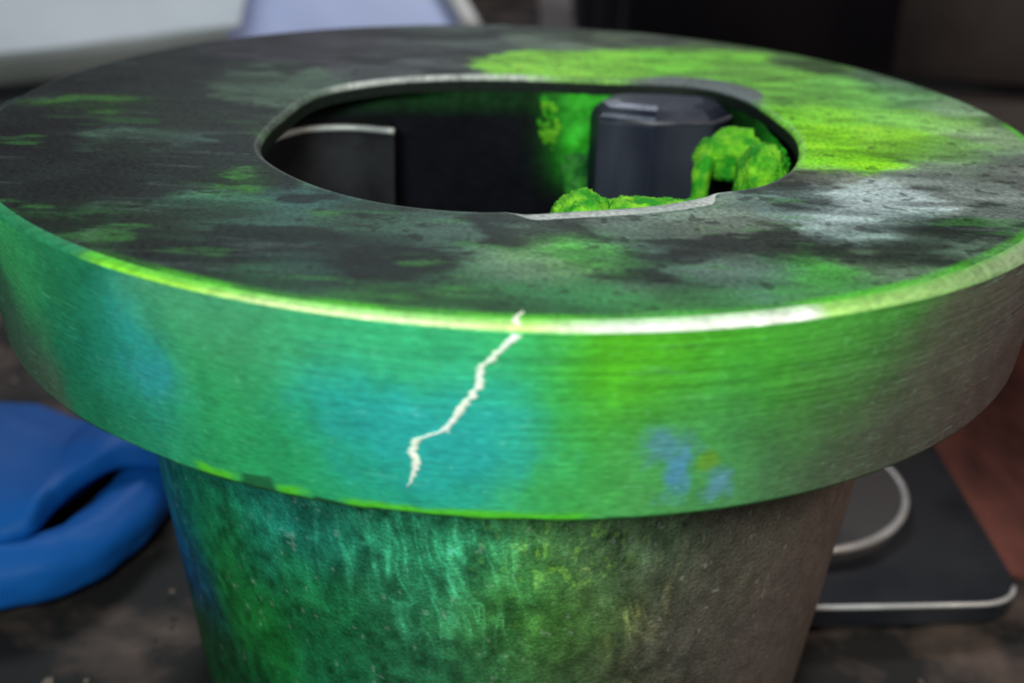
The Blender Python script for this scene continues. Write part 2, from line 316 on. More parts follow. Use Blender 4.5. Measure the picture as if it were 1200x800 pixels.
# outer chamfer: pooled dye, plus the rim highlight painted into the colour
sl = slice(nt_end - 1, nc_end)
a = A[sl]; 
pool_glint = np.zeros(a.shape + (3,))
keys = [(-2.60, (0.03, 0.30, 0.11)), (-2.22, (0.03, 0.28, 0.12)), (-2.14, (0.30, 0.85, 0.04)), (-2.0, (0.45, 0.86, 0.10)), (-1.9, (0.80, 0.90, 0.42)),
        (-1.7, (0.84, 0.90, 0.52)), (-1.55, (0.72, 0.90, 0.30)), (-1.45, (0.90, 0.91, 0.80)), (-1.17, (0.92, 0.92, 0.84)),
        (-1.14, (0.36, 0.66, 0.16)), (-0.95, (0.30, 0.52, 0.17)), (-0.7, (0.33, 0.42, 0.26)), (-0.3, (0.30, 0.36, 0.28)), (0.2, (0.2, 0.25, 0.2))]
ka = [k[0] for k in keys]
for i in range(3): pool_glint[..., i] = np.interp(a + 0.03 * (fbm(a * 20, X[sl] * 0, 0, 3, 41) - 0.5), ka, [k[1][i] for k in keys], left=0.06, right=0.12)
pool_glint[(a < -2.7) | (a > 0.3)] = (0.03, 0.04, 0.04)
rw = np.array([0.9, 0.5, 0.0, 0.0, 0.35])[:pool_glint.shape[0]][:, None, None] * ((a > -2.2) & (a < 0.3))[..., None] * (0.5 + 0.5 * sstep(-1.3, -1.6, a))[..., None]
pool_glint = pool_glint * (1 - rw) + rw * np.array([0.10, 0.62, 0.03])
COL[sl] = pool_glint * (0.75 + 0.5 * fbm(a * 60, X[sl] * 3, 0, 3, 42))[..., None]
# side
sl = slice(nc_end, P.shape[0])
a = A[sl]; v = np.clip(-Z[sl] / H, 0, 1)
wa = 0.10 * (fbm(a * 7, v * 2.4, 0, 4, 51) - 0.5) + 0.03 * (fbm(a * 40, v * 14, 0, 3, 52) - 0.5)
wv = 0.30 * (fbm(a * 7, v * 2.4, 0, 4, 53) - 0.5) + 0.10 * (fbm(a * 40, v * 14, 0, 3, 54) - 0.5)
c = patches(a + wa, v + wv, SIDE, 0.085, 1.0, 0.36) / SIDEE
c = c * (0.80 + 0.40 * fbm(a * 30, v * 9, 0, 4, 55))[..., None]
# thin bluish and olive films with ragged edges
for (a0, v0, ra, rv, col) in BLOTS:
    d = np.hypot((a - a0) / ra, (v - v0) / rv) + 1.3 * (fbm(a * 38, v * 11, 0, 4, 66) - 0.5)
    mk = 0.8 * sstep(1.35, 0.35, d) if ra < 0.06 else 0.5 * sstep(1.45, 0.05, d); c = c * (1 - mk)[..., None] + mk[..., None] * np.array(col)
# turning marks
gr = fbm(a * 6, v * 96, 0, 1, 56); gm = sstep(0.85, 0.2, v) * sstep(-2.1, -1.5, a) * 0.34 + 0.04
c = c * (1 + (gr - 0.5)[..., None] * gm[..., None] * 1.5)
# pale flecks and short scratches
fl = 0.7 * sstep(0.78, 0.88, fbm(a * 90, v * 40, 0, 2, 57)); c = c + fl[..., None] * np.array([0.05, 0.10, 0.07])
sc = sstep(0.80, 0.86, fbm(a * 14 + v * 1.5, v * 60, 0, 2, 58)); c = c + sc[..., None] * np.array([0.04, 0.09, 0.06])
# dye caught along the lower edge, broken by dark chips
vn = v + 0.035 * (fbm(a * 22, v * 5, 0, 4, 59) - 0.5); an = a + 0.03 * (fbm(a * 26, v * 12, 0, 4, 60) - 0.5)
for a0, a1, v0 in [(-2.034, -1.958, 0.915), (-1.906, -1.852, 0.925), (-1.796, -1.454, 0.93)]:
    ed = sstep(v0 - 0.01, v0 + 0.02, vn) * sstep(a0 - 0.01, a0 + 0.012, an) * sstep(a1 + 0.012, a1 - 0.03, an)
    c = c * (1 - ed)[..., None] + ed[..., None] * np.array([0.10, 0.62, 0.035])
for a0, a1, v0 in [(-1.958, -1.906, 0.90), (-1.852, -1.796, 0.955), (-1.436, -1.240, 0.965)]:
    ck = 0.8 * sstep(v0 - 0.006, v0 + 0.006, vn) * sstep(a0 - 0.004, a0 + 0.008, an) * sstep(a1 + 0.004, a1 - 0.008, an)
    c = c * (1 - ck)[..., None] + ck[..., None] * np.array([0.015, 0.09, 0.035])
under = (np.arange(P.shape[0])[sl] >= ns_end)[:, None] & np.ones(a.shape, bool)
c[under] = np.array([0.02, 0.10, 0.03])
COL[sl] = c
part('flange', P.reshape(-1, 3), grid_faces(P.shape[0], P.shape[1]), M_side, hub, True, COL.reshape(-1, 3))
fl_ = scene.objects['flange'].data; fl_.materials.append(M_top)
mi = np.zeros(len(fl_.polygons), np.int32); mi[:(nt_end - 1) * len(TH)] = 1; fl_.polygons.foreach_set('material_index', mi)

# ---- neck
NZ, NT = 190, 1100
TH2 = np.concatenate([np.linspace(-np.pi - 0.05, 0.05, NT - 200, endpoint=False), np.linspace(0.05, np.pi - 0.05, 200, endpoint=False)])
zz = -0.300 - (1.2 - 0.300) * (np.linspace(0, 1, NZ) ** 1.0)
Z, A = np.meshgrid(zz, TH2, indexing='ij')
R = 0.767 * (1 + (0.811 - 1) * (-Z - 0.305) / 1.2)
R = R + 0.012 * np.exp(-(-Z - 0.300) / 0.012)
wv_ = fbm(A * 3, Z * 3, 0, 3, 70)
rip = fbm(A * 46 + 6 * wv_ + Z * 9, Z * 13 + 3 * wv_, 0, 4, 71)
zone = sstep(-2.25, -1.95, A) * sstep(-1.05, -1.3, A) * sstep(-0.80, -0.55, Z) * (0.35 + 0.65 * sstep(0.42, 0.55, fbm(A * 5, Z * 5, 0, 3, 75)))
rip2 = fbm(A * 85 + 9 * wv_ + Z * 14, Z * 30 + 5 * wv_, 0, 3, 69)
ridge = np.clip(sstep(0.57, 0.75, rip) * zone + 0.8 * sstep(0.58, 0.74, rip2) * sstep(-0.62, -0.42, Z) * sstep(-2.3, -2.0, A) * sstep(-1.0, -1.3, A), 0, 1)
ridge = ridge * 0.6
R = R + 0.002 * ridge + 0.0022 * (fbm(A * 14, Z * 16, 0, 4, 72) - 0.5)
wa = 0.16 * (fbm(A * 6, Z * 6, 0, 4, 73) - 0.5); wz = 0.12 * (fbm(A * 6, Z * 6, 0, 4, 74) - 0.5)
c = patches(A + wa, Z + wz, NECK, 0.10, 0.75, 1.0) / NECKE
nf = fbm(A * 34, Z * 36, 0, 6, 76); amp_ = 0.45 + 0.85 * sstep(-0.9, -1.3, A)
c = c * (1 + (nf - 0.5) * 1.3 * amp_)[..., None]
wq = fbm(A * 5, Z * 6, 0, 3, 83)
wrk = (1 - np.abs(2 * fbm(A * 34 + 5 * wq + Z * 10, Z * 11 + 4 * wq, 0, 2, 84) - 1)) ** 9
wzone = sstep(-2.05, -1.80, A) * sstep(-1.10, -1.30, A) * sstep(-0.78, -0.62, Z) * sstep(0.40, 0.55, fbm(A * 7 + 2, Z * 6, 0, 3, 85))
wrk = wrk * wzone * (0.3 + 1.4 * fbm(A * 60, Z * 60, 0, 3, 86))
c = c * (1 + 0.7 * wrk)[..., None] + wrk[..., None] * np.stack([0.02 + 0.12 * sstep(-1.6, -1.4, A), 0.11 + 0 * A, 0.07 - 0.05 * sstep(-1.6, -1.4, A)], -1)
c = c * (1 + 0.8 * ridge)[..., None] + ridge[..., None] * np.array([0.015, 0.045, 0.025])  # ripple crests made paler, their highlights painted in
spk = sstep(0.66, 0.80, fbm(A * 75, Z * 90, 0, 2, 77)) * sstep(-0.50, -0.36, Z) * sstep(-2.35, -2.0, A) * sstep(-0.95, -1.25, A)
c = c + spk[..., None] * np.array([0.16, 0.36, 0.26])
yel = sstep(0.60, 0.75, fbm(A * 60, Z * 60, 0, 3, 78)) * np.exp(-((A + 1.46) / 0.16) ** 2 - ((Z + 0.47) / 0.14) ** 2)
c = c + yel[..., None] * np.array([0.16, 0.32, 0.02])
fl = sstep(0.80, 0.86, fbm(A * 50, Z * 60, 0, 2, 79)); c = c + fl[..., None] * 0.12
c = c * (1 - 0.6 * sstep(-0.335, -0.312, Z))[..., None]  # neck darkened under the flange overhang, shade put into the colour
N_ = np.stack([R * np.cos(A), R * np.sin(A), Z], -1)
part('neck', N_.reshape(-1, 3), grid_faces(NZ, len(TH2)), M_neck, hub, True, c.reshape(-1, 3))

# ---- bore wall going down into the dark
nb, nz = 420, 90
th = np.linspace(0, 2 * np.pi, nb, endpoint=False)
zz = np.concatenate([np.linspace(-0.033, -0.45, 70), np.linspace(-0.47, -1.15, 20)])
Zb, Tb = np.meshgrid(zz, th, indexing='ij')
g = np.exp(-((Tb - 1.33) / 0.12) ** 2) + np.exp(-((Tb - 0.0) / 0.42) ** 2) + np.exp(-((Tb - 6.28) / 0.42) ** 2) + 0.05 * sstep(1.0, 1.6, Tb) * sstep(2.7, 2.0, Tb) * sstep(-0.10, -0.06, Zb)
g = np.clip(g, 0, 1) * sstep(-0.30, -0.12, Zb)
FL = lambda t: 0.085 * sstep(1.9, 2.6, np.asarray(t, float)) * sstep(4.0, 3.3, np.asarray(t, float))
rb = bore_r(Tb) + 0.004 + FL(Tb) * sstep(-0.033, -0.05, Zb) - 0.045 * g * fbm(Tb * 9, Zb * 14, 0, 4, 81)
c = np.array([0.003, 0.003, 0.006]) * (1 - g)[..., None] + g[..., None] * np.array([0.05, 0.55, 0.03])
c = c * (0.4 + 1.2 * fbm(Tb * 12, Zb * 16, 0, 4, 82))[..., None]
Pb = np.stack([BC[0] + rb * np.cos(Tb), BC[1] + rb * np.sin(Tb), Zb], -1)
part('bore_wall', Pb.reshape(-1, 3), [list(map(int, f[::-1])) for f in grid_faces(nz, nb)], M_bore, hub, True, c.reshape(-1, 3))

# ---- stepped sleeve on the left of the bore, ending square at the slot
M_sleeve = mat('grey_worn_steel', rough=0.38, metal=0.6, color=(0.022, 0.022, 0.026), color2=(0.055, 0.055, 0.062), scale=60, bump=0.3, bscale=300)
SHELF = [(-0.530, 0.020), (-0.515, 0.100), (-0.492, 0.165), (-0.455, 0.215), (-0.405, 0.240), (-0.340, 0.248), (-0.262, 0.228)]
wall_ = [(BC[0] + (float(bore_r(np.array(t))) + 0.002 + FL(t)) * math.cos(t), BC[1] + (float(bore_r(np.array(t))) + 0.002 + FL(t)) * math.sin(t)) for t in np.linspace(2.22, 2.88, 14)]

# ---- powder coated lugs (lumpy) inside the bore
def lump(name, centre, size, mat_, parent, seed, amp=0.25, freq=2.4, sub=6, squash=None):
    bm = bmesh.new(); bmesh.ops.create_icosphere(bm, subdivisions=sub, radius=1)
    for v in bm.verts:
        d = v.co.normalized()
        n = mn.fractal(d * freq + Vector((seed, 2.1, 7.7)), 1.0, 2.0, 5) * amp
        n += mn.fractal(d * freq * 5 + Vector((seed, 2.1, 7.7)), 0.8, 2.0, 5) * amp * 0.45
        p = d * (1 + n)
        # squarish
        p = Vector([math.copysign(abs(q) ** 0.8, q) for q in p])
        v.co = Vector((centre[0] + p.x * size[0], centre[1] + p.y * size[1], centre[2] + p.z * size[2]))
    return from_bm(name, bm, mat_, parent)
lump('front_lug', (0.225, -0.425, -0.090), (0.115, 0.080, 0.068), M_powder, hub, 1.3, 0.16)
lump('front_lug', (0.110, -0.44, -0.092), (0.055, 0.10, 0.080), M_powder, hub, 4.3, 0.14)
lump('rear_lug', (0.100, 0.432, -0.095), (0.080, 0.062, 0.085), M_powder, hub, 2.7, 0.20)
lump('rear_lug', (0.135, 0.390, -0.205), (0.032, 0.040, 0.07), M_powder_dark, hub, 3.7, 0.20)
# right hand boss with a crescent hollow
lump('side_boss', (0.468, -0.075, -0.100), (0.050, 0.080, 0.080), M_powder, hub, 5.1, 0.15)
def lip_tube():
    path = [(0.470, 0.070, -0.040), (0.435, 0.075, -0.040), (0.400, 0.055, -0.046), (0.375, 0.020, -0.066), (0.362, -0.015, -0.100), (0.358, -0.035, -0.145), (0.360, -0.040, -0.200)]
    P_ = []
    for i in range(61):
        t = i / 60 * (len(path) - 1); k = min(int(t), len(path) - 2); f = t - k
        P_.append(Vector(path[k]) * (1 - f) + Vector(path[k + 1]) * f)
    for _ in range(10): P_ = [P_[0]] + [(P_[i - 1] + 2 * P_[i] + P_[i + 1]) / 4 for i in range(1, 60)] + [P_[-1]]
    vs, fs = [], []; seg = 32
    for i, p in enumerate(P_):
        d = (P_[min(i + 1, 60)] - P_[max(i - 1, 0)]).normalized(); s_ = d.cross(Vector((0, 1, 0.2))).normalized(); u_ = s_.cross(d)
        for j in range(seg):
            w_ = 2 * math.pi * j / seg; e_ = s_ * math.cos(w_) + u_ * math.sin(w_)
            r_ = 0.023 * (1 + 0.35 * mn.fractal(p * 22 + e_ * 0.6, 1.0, 2.0, 5)) * (1 - 0.3 * i / 60); vs.append(tuple(p + e_ * r_))
    for i in range(60):
        for j in range(seg): fs.append((i * seg + j, i * seg + (j + 1) % seg, (i + 1) * seg + (j + 1) % seg, (i + 1) * seg + j))
    fs.append(tuple(range(seg))); fs.append(tuple(60 * seg + j for j in reversed(range(seg))))
    bm = bmesh.new(); bv = [bm.verts.new(v) for v in vs]
    for f in fs: bm.faces.new([bv[i] for i in f])
    return from_bm('boss_lip', bm, M_powder, hub)
lip_tube()
lump('boss_crown', (0.43, 0.045, -0.075), (0.075, 0.045, 0.042), M_powder, hub, 6.6, 0.15)

# ---- blued pin with flats standing in the bore
pin = thing('faceted_pin', 'dark blued steel pin with flats standing in the right half of the bore', 'steel pin', (0.26, 0.12, -1.1))
def prism(cx, cy, ring, zlist, mat_, name, parent):
    vs, fs = [], []; n = len(ring)
    for sc_, z in zlist:
        for (px_, py_) in ring: vs.append((cx + px_ * sc_, cy + py_ * sc_, z))
    for k in range(len(zlist) - 1):
        for i in range(n): fs.append((k * n + i, k * n + (i + 1) % n, (k + 1) * n + (i + 1) % n, (k + 1) * n + i))
    fs.append(tuple(range(n))); fs.append(tuple((len(zlist) - 1) * n + i for i in reversed(range(n))))
    bm = bmesh.new(); bv = [bm.verts.new(v) for v in vs]
    for f in fs: bm.faces.new([bv[i] for i in f])
    return from_bm(name, bm, mat_, parent, False)
ring = [(-0.150, 0.0), (-0.135, -0.055), (-0.02, -0.085), (0.10, -0.070), (0.150, -0.01), (0.14, 0.075), (0.02, 0.09), (-0.11, 0.085)]
prism(0.305, 0.272, ring, [(1.0, -1.1), (1.0, -0.055), (0.985, -0.046), (0.94, -0.036), (0.84, -0.024), (0.62, -0.018)], M_navy, 'pin_body', pin)
strip_later = [(0.305 + p[0], 0.272 + p[1], -0.047) for p in ring[1:5]]

# ---- crack: a raised film of powder following the jagged line down the rim
def crack():
    pts = CRACK; dense = []
    for i in range(len(pts) - 1):
        (a0, z0), (a1, z1) = pts[i], pts[i + 1]
        for k in range(6): dense.append((a0 + (a1 - a0) * k / 6, z0 + (z1 - z0) * k / 6))
    dense.append(pts[-1]); n = len(dense)
    vs, fs = [], []
    def surf(a, z, h):
        if z < 0: z = z * 1.05
        if z > 0.0: R_ = 0.985 - z * 1.6; zz_ = h
        elif z > -0.018: t = -z / 0.018; R_ = 0.985 + 0.015 * t + h * 0.8; zz_ = -0.018 * t + h * 0.7
        else: R_ = 1 + (R2 - 1) * (-z / 0.294) + h; zz_ = z
        return (R_ * math.cos(a), R_ * math.sin(a), zz_)
    for i, (a, z) in enumerate(dense):
        t = i / (n - 1)
        w_ = 0.0068 * min(1, t * 9 + 0.12) * min(1, (1 - t) * 6 + 0.1) * (1.15 if 0.1 < t < 0.25 else 0.9)
        w_ *= 0.62 + 0.85 * abs(mn.noise(Vector((i * 0.33, 1, 3)))) + 0.25 * random.random()
        j0 = 0.0048 * mn.noise(Vector((i * 0.45, 7, 3))) + 0.0030 * mn.noise(Vector((i * 1.3, 9, 3)))
        wl = 0.8 + 0.7 * random.random(); wr_ = 0.8 + 0.7 * random.random()
        for s_, h in ((-1, -0.001), (-0.8, 0.0016), (0, 0.0040), (0.8, 0.0016), (1, -0.001)):
            vs.append(surf(a + s_ * w_ * (wl if s_ < 0 else wr_) + j0, z + s_ * w_ * 0.25, h))
    for i in range(n - 1):
        for k in range(4): fs.append((i * 5 + k, i * 5 + k + 1, (i + 1) * 5 + k + 1, (i + 1) * 5 + k))
    part('crack_line', vs, fs, M_white, hub, True)
    # small forks
    for (ka_, da, dz, L_) in ((5, 0.007, 0.001, 5), (7, -0.009, -0.003, 5), (13, 0.008, -0.002, 5)):
        a0, z0 = pts[ka_]; vv = []; ff = []
        for i in range(L_ + 1):
            t = i / L_; w_ = 0.0018 * (1 - t) + 0.0002
            for s_, h in ((-1, 0.0), (0, 0.0018), (1, 0.0)): vv.append(surf(a0 + da * t, z0 + dz * t + s_ * w_, h))
        for i in range(L_):
            for k in range(2): ff.append((i * 3 + k, i * 3 + k + 1, (i + 1) * 3 + k + 1, (i + 1) * 3 + k))
        part('crack_fork', vv, ff, M_white, hub, True)
crack()

# ------------------------------------------------------------------ setting: floor
n = 260
gx = np.linspace(-14, 14, n); gy = np.linspace(-4, 22, n)
def warpg(t, c_): return t
GX, GY = np.meshgrid(np.sign(gx) * (np.abs(gx) / 14) ** 1.7 * 14, -4 + 26 * ((gy + 4) / 26) ** 1.6, indexing='ij')
GZ = -1.2 + 0.05 * (fbm(GX * 1.6, GY * 1.6, 0, 5, 91) - 1.0)
part('ground', np.stack([GX, GY, GZ], -1).reshape(-1, 3), grid_faces(n, n, False), mat('oily_earth', rough=0.8,
     color=(0.010, 0.008, 0.007), color2=(0.16, 0.105, 0.082), scale=42, detail=9, bump=0.9, bscale=120, lo=0.45, hi=0.70), None)['kind'] = 'structure'

# reddish board on the floor at the right
M_red = mat('worn_red_board', rough=0.6, color=(0.05, 0.013, 0.010), color2=(0.23, 0.07, 0.05), scale=48, detail=10, bump=0.3, bscale=150, mscale=(1, 0.35, 1), lo=0.35, hi=0.7)
def slab(name, outline, z0, z1, mat_, parent=None, bev=0.01, seg=2, smooth=False):
    bm = bmesh.new()
    lo = [bm.verts.new((p[0], p[1], z0)) for p in outline]; hi = [bm.verts.new((p[0], p[1], z1)) for p in outline]
    k = len(outline)
    bm.faces.new(lo[::-1]); f = bm.faces.new(hi)
    for i in range(k): bm.faces.new((lo[i], lo[(i + 1) % k], hi[(i + 1) % k], hi[i]))
    if bev: bmesh.ops.bevel(bm, geom=list(f.edges), offset=bev, segments=seg, affect='EDGES', profile=0.5)
    return from_bm(name, bm, mat_, parent, smooth)
def rounded(pts, rad, seg=8):
    out = []; k = len(pts)
    for i in range(k):
        p0, p1, p2 = Vector(pts[i - 1]), Vector(pts[i]), Vector(pts[(i + 1) % k])
        a_ = p1 + (p0 - p1).normalized() * rad; b_ = p1 + (p2 - p1).normalized() * rad
        for j in range(seg + 1):
            t = j / seg; q = a_ * (1 - t) ** 2 + p1 * 2 * t * (1 - t) + b_ * t * t; out.append((q.x, q.y))
    return out
ro = []
for i in range(60):
    t = i / 60 * 4; k = int(t); f = t - k
    cs = [(0.55, 0.42), (3.6, 0.0), (4.4, 3.4), (0.9, 3.6)]
    p, q_ = cs[k], cs[(k + 1) % 4]; ro.append((p[0] * (1 - f) + q_[0] * f + 0.05 * mn.noise(Vector((i * 0.7, 1, 1))), p[1] * (1 - f) + q_[1] * f + 0.06 * mn.noise(Vector((i * 0.7, 5, 1)))))
tag(slab('red_board', ro, -1.25, -1.205, M_red, None, 0.012), 'worn reddish brown board lying on the floor under the black plate', 'board')

# black plate with bright worn edge and a grey disc on it
plate = thing('base_plate', 'black rounded square plate with bright worn edge and a grey disc behind the neck', 'plate', (0.6, 0.7, -1.195))
M_black = mat('black_enamel', rough=0.36, color=(0.012, 0.013, 0.018), color2=(0.030, 0.031, 0.036), scale=30, bump=0.15, bscale=300)
M_edge = mat('bare_bright_edge', rough=0.35, metal=0.3, color=(0.55, 0.52, 0.50), color2=(0.75, 0.72, 0.70), scale=90)
pl = rounded([(0.0, -0.02), (1.24, 0.09), (1.24, 0.98), (0.0, 1.0)], 0.12)
slab('plate_body', pl, -1.195, -1.14, M_black, plate, 0.010)
def strip(name, pts, rad, mat_, parent, closed=False, seg=10):
    vs, fs = [], []; k = len(pts)
    for i, p in enumerate(pts):
        p = Vector(p); a_ = Vector(pts[max(i - 1, 0)] if not closed else pts[i - 1]); b_ = Vector(pts[min(i + 1, k - 1)] if not closed else pts[(i + 1) % k])
        d = (b_ - a_).normalized(); s_ = d.cross(Vector((0, 0, 1))).normalized(); u_ = s_.cross(d)
        for j in range(seg):
            w_ = 2 * math.pi * j / seg; q = p + (s_ * math.cos(w_) + u_ * math.sin(w_)) * rad; vs.append(tuple(q))
    for i in range(k if closed else k - 1):
        i2 = (i + 1) % k
        for j in range(seg): fs.append((i * seg + j, i * seg + (j + 1) % seg, i2 * seg + (j + 1) % seg, i2 * seg + j))
    bm = bmesh.new(); bv = [bm.verts.new(v) for v in vs]
    for f in fs: bm.faces.new([bv[i] for i in f])
    if not closed: bm.faces.new(bv[:seg]); bm.faces.new(bv[-seg:][::-1])
    return from_bm(name, bm, mat_, parent)
edge = pl[8:16]
strip('worn_edge', [(p[0], p[1], -1.144) for p in edge], 0.0060, M_edge, plate)
dc, dr_ = (0.72, 0.56), 0.34
disc = [(dc[0] + dr_ * math.cos(t), dc[1] + dr_ * math.sin(t)) for t in np.linspace(0, 2 * math.pi, 72, endpoint=False)]
slab('disc', disc, -1.139, -1.10, mat('grey_disc', rough=0.45, color=(0.045, 0.042, 0.042), color2=(0.085, 0.078, 0.075), scale=40), plate, 0.01)
strip('disc_rim', [(p[0], p[1], -1.106) for p in disc], 0.0105, M_edge, plate, True)

strip('pin_glint', strip_later, 0.0045, mat('pin_glint_tone', rough=0.45, color=(0.05, 0.05, 0.07), color2=(0.30, 0.30, 0.33), scale=45), pin)  # pale strip painting the highlight along the pin's upper edge
def smooth_line(pts, k=6):
    pts = np.array(pts, float); t = np.arange(len(pts)); T_ = np.linspace(0, len(pts) - 1, (len(pts) - 1) * k + 1)
    Q_ = np.stack([np.interp(T_, t, pts[:, i]) for i in range(pts.shape[1])], -1)
    for _ in range(6): Q_[1:-1] = (Q_[:-2] + 2 * Q_[1:-1] + Q_[2:]) / 4
    return [tuple(p) for p in Q_]
SL = smooth_line(SHELF)
slab('stepped_sleeve', SL + wall_, -1.1, -0.090, M_sleeve, hub, 0.0)
strip('sleeve_edge', [(p[0], p[1] - 0.003, -0.092) for p in SL], 0.0075, mat('pale_sleeve_edge', rough=0.4, metal=0.2, color=(0.35, 0.36, 0.35), color2=(0.60, 0.61, 0.58), scale=60), hub)  # bright line laid along the sleeve's upper edge
# blue rubber glove: an upper flap hanging over a fat lower fold, dark inside
def blue():
    m_ = mat('blue_rubber', rough=0.6, spec=0.25, color=(0.003, 0.075, 0.33), color2=(0.006, 0.135, 0.50), scale=14, detail=4, bump=0.3, bscale=160, lo=0.3, hi=0.7)
    t_ = thing('rubber_glove', 'bright blue rubber glove lying folded with a dark open slit left of the neck', 'glove', (-1.3, 0.4, -1.2))
    tube_ = smooth_line([(-1.521, -0.040), (-1.344, -0.004), (-1.166, 0.040), (-1.079, 0.077), (-1.005, 0.156), (-0.957, 0.274), (-0.940, 0.406), (-0.944, 0.560), (-0.970, 0.727)], 8)
    vs, fs = [], []; k = len(tube_); seg = 40
    for i, p in enumerate(tube_):
        a_ = np.array(tube_[max(i - 1, 0)]); b_ = np.array(tube_[min(i + 1, k - 1)]); d = (b_ - a_) / np.linalg.norm(b_ - a_)
        s_ = (d[1], -d[0])
        for j in range(seg):
            w_ = 2 * math.pi * j / seg
            r_ = 0.080 * (1 + 0.10 * (mn.noise(Vector((i * 0.06, math.cos(w_) * 1.5, math.sin(w_) * 1.5)))) + 0.05 * mn.noise(Vector((i * 0.25, math.cos(w_) * 3, math.sin(w_) * 3 + 5))))
            vs.append((p[0] + s_[0] * r_ * math.cos(w_), p[1] + s_[1] * r_ * math.cos(w_), max(-1.198, -1.125 + r_ * math.sin(w_))))
    for i in range(k - 1):
        for j in range(seg): fs.append((i * seg + j, i * seg + (j + 1) % seg, (i + 1) * seg + (j + 1) % seg, (i + 1) * seg + j))
    fs.append(tuple(range(seg))); fs.append(tuple((k - 1) * seg + j for j in reversed(range(seg))))
    bm = bmesh.new(); bv = [bm.verts.new(v) for v in vs]
    for f in fs: bm.faces.new([bv[i] for i in f])
    from_bm('lower_fold', bm, m_, t_)
    e_ = np.array(smooth_line([(-1.548, 0.048), (-1.357, 0.059), (-1.165, 0.070), (-1.098, 0.104), (-1.083, 0.207), (-1.054, 0.277), (-0.979, 0.378), (-0.884, 0.428), (-0.835, 0.454)], 10)); n_ = len(e_)
    prof = [(0.10, -0.050), (0.02, -0.050), (-0.012, -0.040), (-0.022, -0.015), (-0.010, 0.012), (0.03, 0.028), (0.10, 0.040), (0.2, 0.045), (0.32, 0.04), (0.45, 0.02), (0.6, -0.03), (0.75, -0.09), (0.85, -0.16), (0.85, -0.165), (0.5, -0.08), (0.25, -0.05)]
    pp = np.array(smooth_line(prof, 4)); 
    vs = np.zeros((n_, len(pp), 3))
    for i in range(n_):
        back = np.interp(e_[i, 0], [-2.2, -1.3, -1.1, -0.95, -0.83], [1.15, 1.10, 0.95, 0.75, 0.45])
        for j, (dy, dz) in enumerate(pp):
            y_ = e_[i, 1] + dy * back
            vs[i, j] = (e_[i, 0] - 0.10 * dy, y_, -1.025 + dz + 0.045 * math.exp(-((e_[i, 0] + 1.0) / 0.10) ** 2) * max(0, 1 - abs(dy) * 2.5) + 0.03 * mn.noise(Vector((e_[i, 0] * 3, y_ * 5 + e_[i, 0] * 2, 2))) * (dy > 0.02) )
    f_ = grid_faces(n_, len(pp), True)[:, ::-1]
    f_ = grid_faces(n_, len(pp), True).tolist()
    f_.append(list(range(len(pp)))); f_.append([(n_ - 1) * len(pp) + j for j in reversed(range(len(pp)))])
    bm = bmesh.new(); bv = [bm.verts.new(v) for v in vs.reshape(-1, 3)]
    for f in f_: bm.faces.new([bv[i] for i in f])
    from_bm('upper_flap', bm, m_, t_)
blue()

# pale sheets behind on the left
def sheet(name, quad, thick, mat_, label, cat, seed, amp=0.08, parent=None, n=70):
    """curved cloth over a bilinear patch, given real thickness"""
    a_, b_, c_, d_ = [np.array(p, float) for p in quad]     # near-left, near-right, far-right, far-left
    U, V = np.meshgrid(np.linspace(0, 1, n), np.linspace(0, 1, n), indexing='ij')
    P_ = (a_ * ((1 - U) * (1 - V))[..., None] + b_ * (U * (1 - V))[..., None] + c_ * (U * V)[..., None] + d_ * ((1 - U) * V)[..., None])
    P_[..., 2] += amp * (fbm(U * 3, V * 4, 0, 4, seed) - 0.5)
    P_[..., 1] += amp * (fbm(U * 4, V * 2, 0, 3, seed + 5) - 0.5)
    Q_ = P_.copy(); Q_[..., 1] += thick; Q_[..., 2] -= thick * 0.4
    vs = np.concatenate([P_.reshape(-1, 3), Q_.reshape(-1, 3)])
    f1 = grid_faces(n, n, False); f2 = (f1 + n * n)[:, ::-1]; rim = []
    ring_ = [i * n for i in range(n)] + [(n - 1) * n + j for j in range(1, n)] + [i * n + n - 1 for i in range(n - 2, -1, -1)] + [j for j in range(n - 2, 0, -1)]
    for i in range(len(ring_)):
        p, q_ = ring_[i], ring_[(i + 1) % len(ring_)]; rim.append((q_, p, p + n * n, q_ + n * n))
    o = part(name, vs, f1.tolist() + f2.tolist() + rim, mat_, parent)
    if label: tag(o, label, cat)
    return o
M_pale = mat('pale_grey_cloth', rough=0.85, color=(0.68, 0.74, 0.80), color2=(0.80, 0.84, 0.88), scale=7, detail=4, bump=0.1, bscale=80)
M_hem = mat('grey_hem', rough=0.85, color=(0.20, 0.22, 0.21), color2=(0.28, 0.29, 0.28), scale=12)
M_lav = mat('lavender_cloth', rough=0.8, color=(0.52, 0.58, 0.88), color2=(0.60, 0.66, 0.90), scale=6, detail=3)
M_band = mat('white_hem', rough=0.8, color=(0.82, 0.78, 0.75), color2=(0.85, 0.82, 0.8), scale=20)
tp = thing('pale_cloth', 'pale grey cloth with a darker hem lying behind the flange at far left', 'cloth', (-2.2, 3.4, -1.2))
sheet('cloth', [(-3.6, 2.9, -0.80), (-1.30, 3.5, -0.50), (-1.30, 5.6, 0.75), (-3.9, 5.4, 0.85)], 0.03, M_pale, None, None, 5, 0.07, tp)
strip('hem', [(-3.6 + 2.27 * t, 2.86 + 0.60 * t, -0.87 + 0.33 * t + 0.03 * math.sin(t * 5)) for t in np.linspace(0, 1, 40)], 0.075, M_hem, tp)
slab('cloth_base', rounded([(-3.8, 3.05), (-1.32, 3.6), (-1.35, 5.4), (-3.8, 5.3)], 0.2), -1.2, -0.9, M_hem, tp, 0.05)
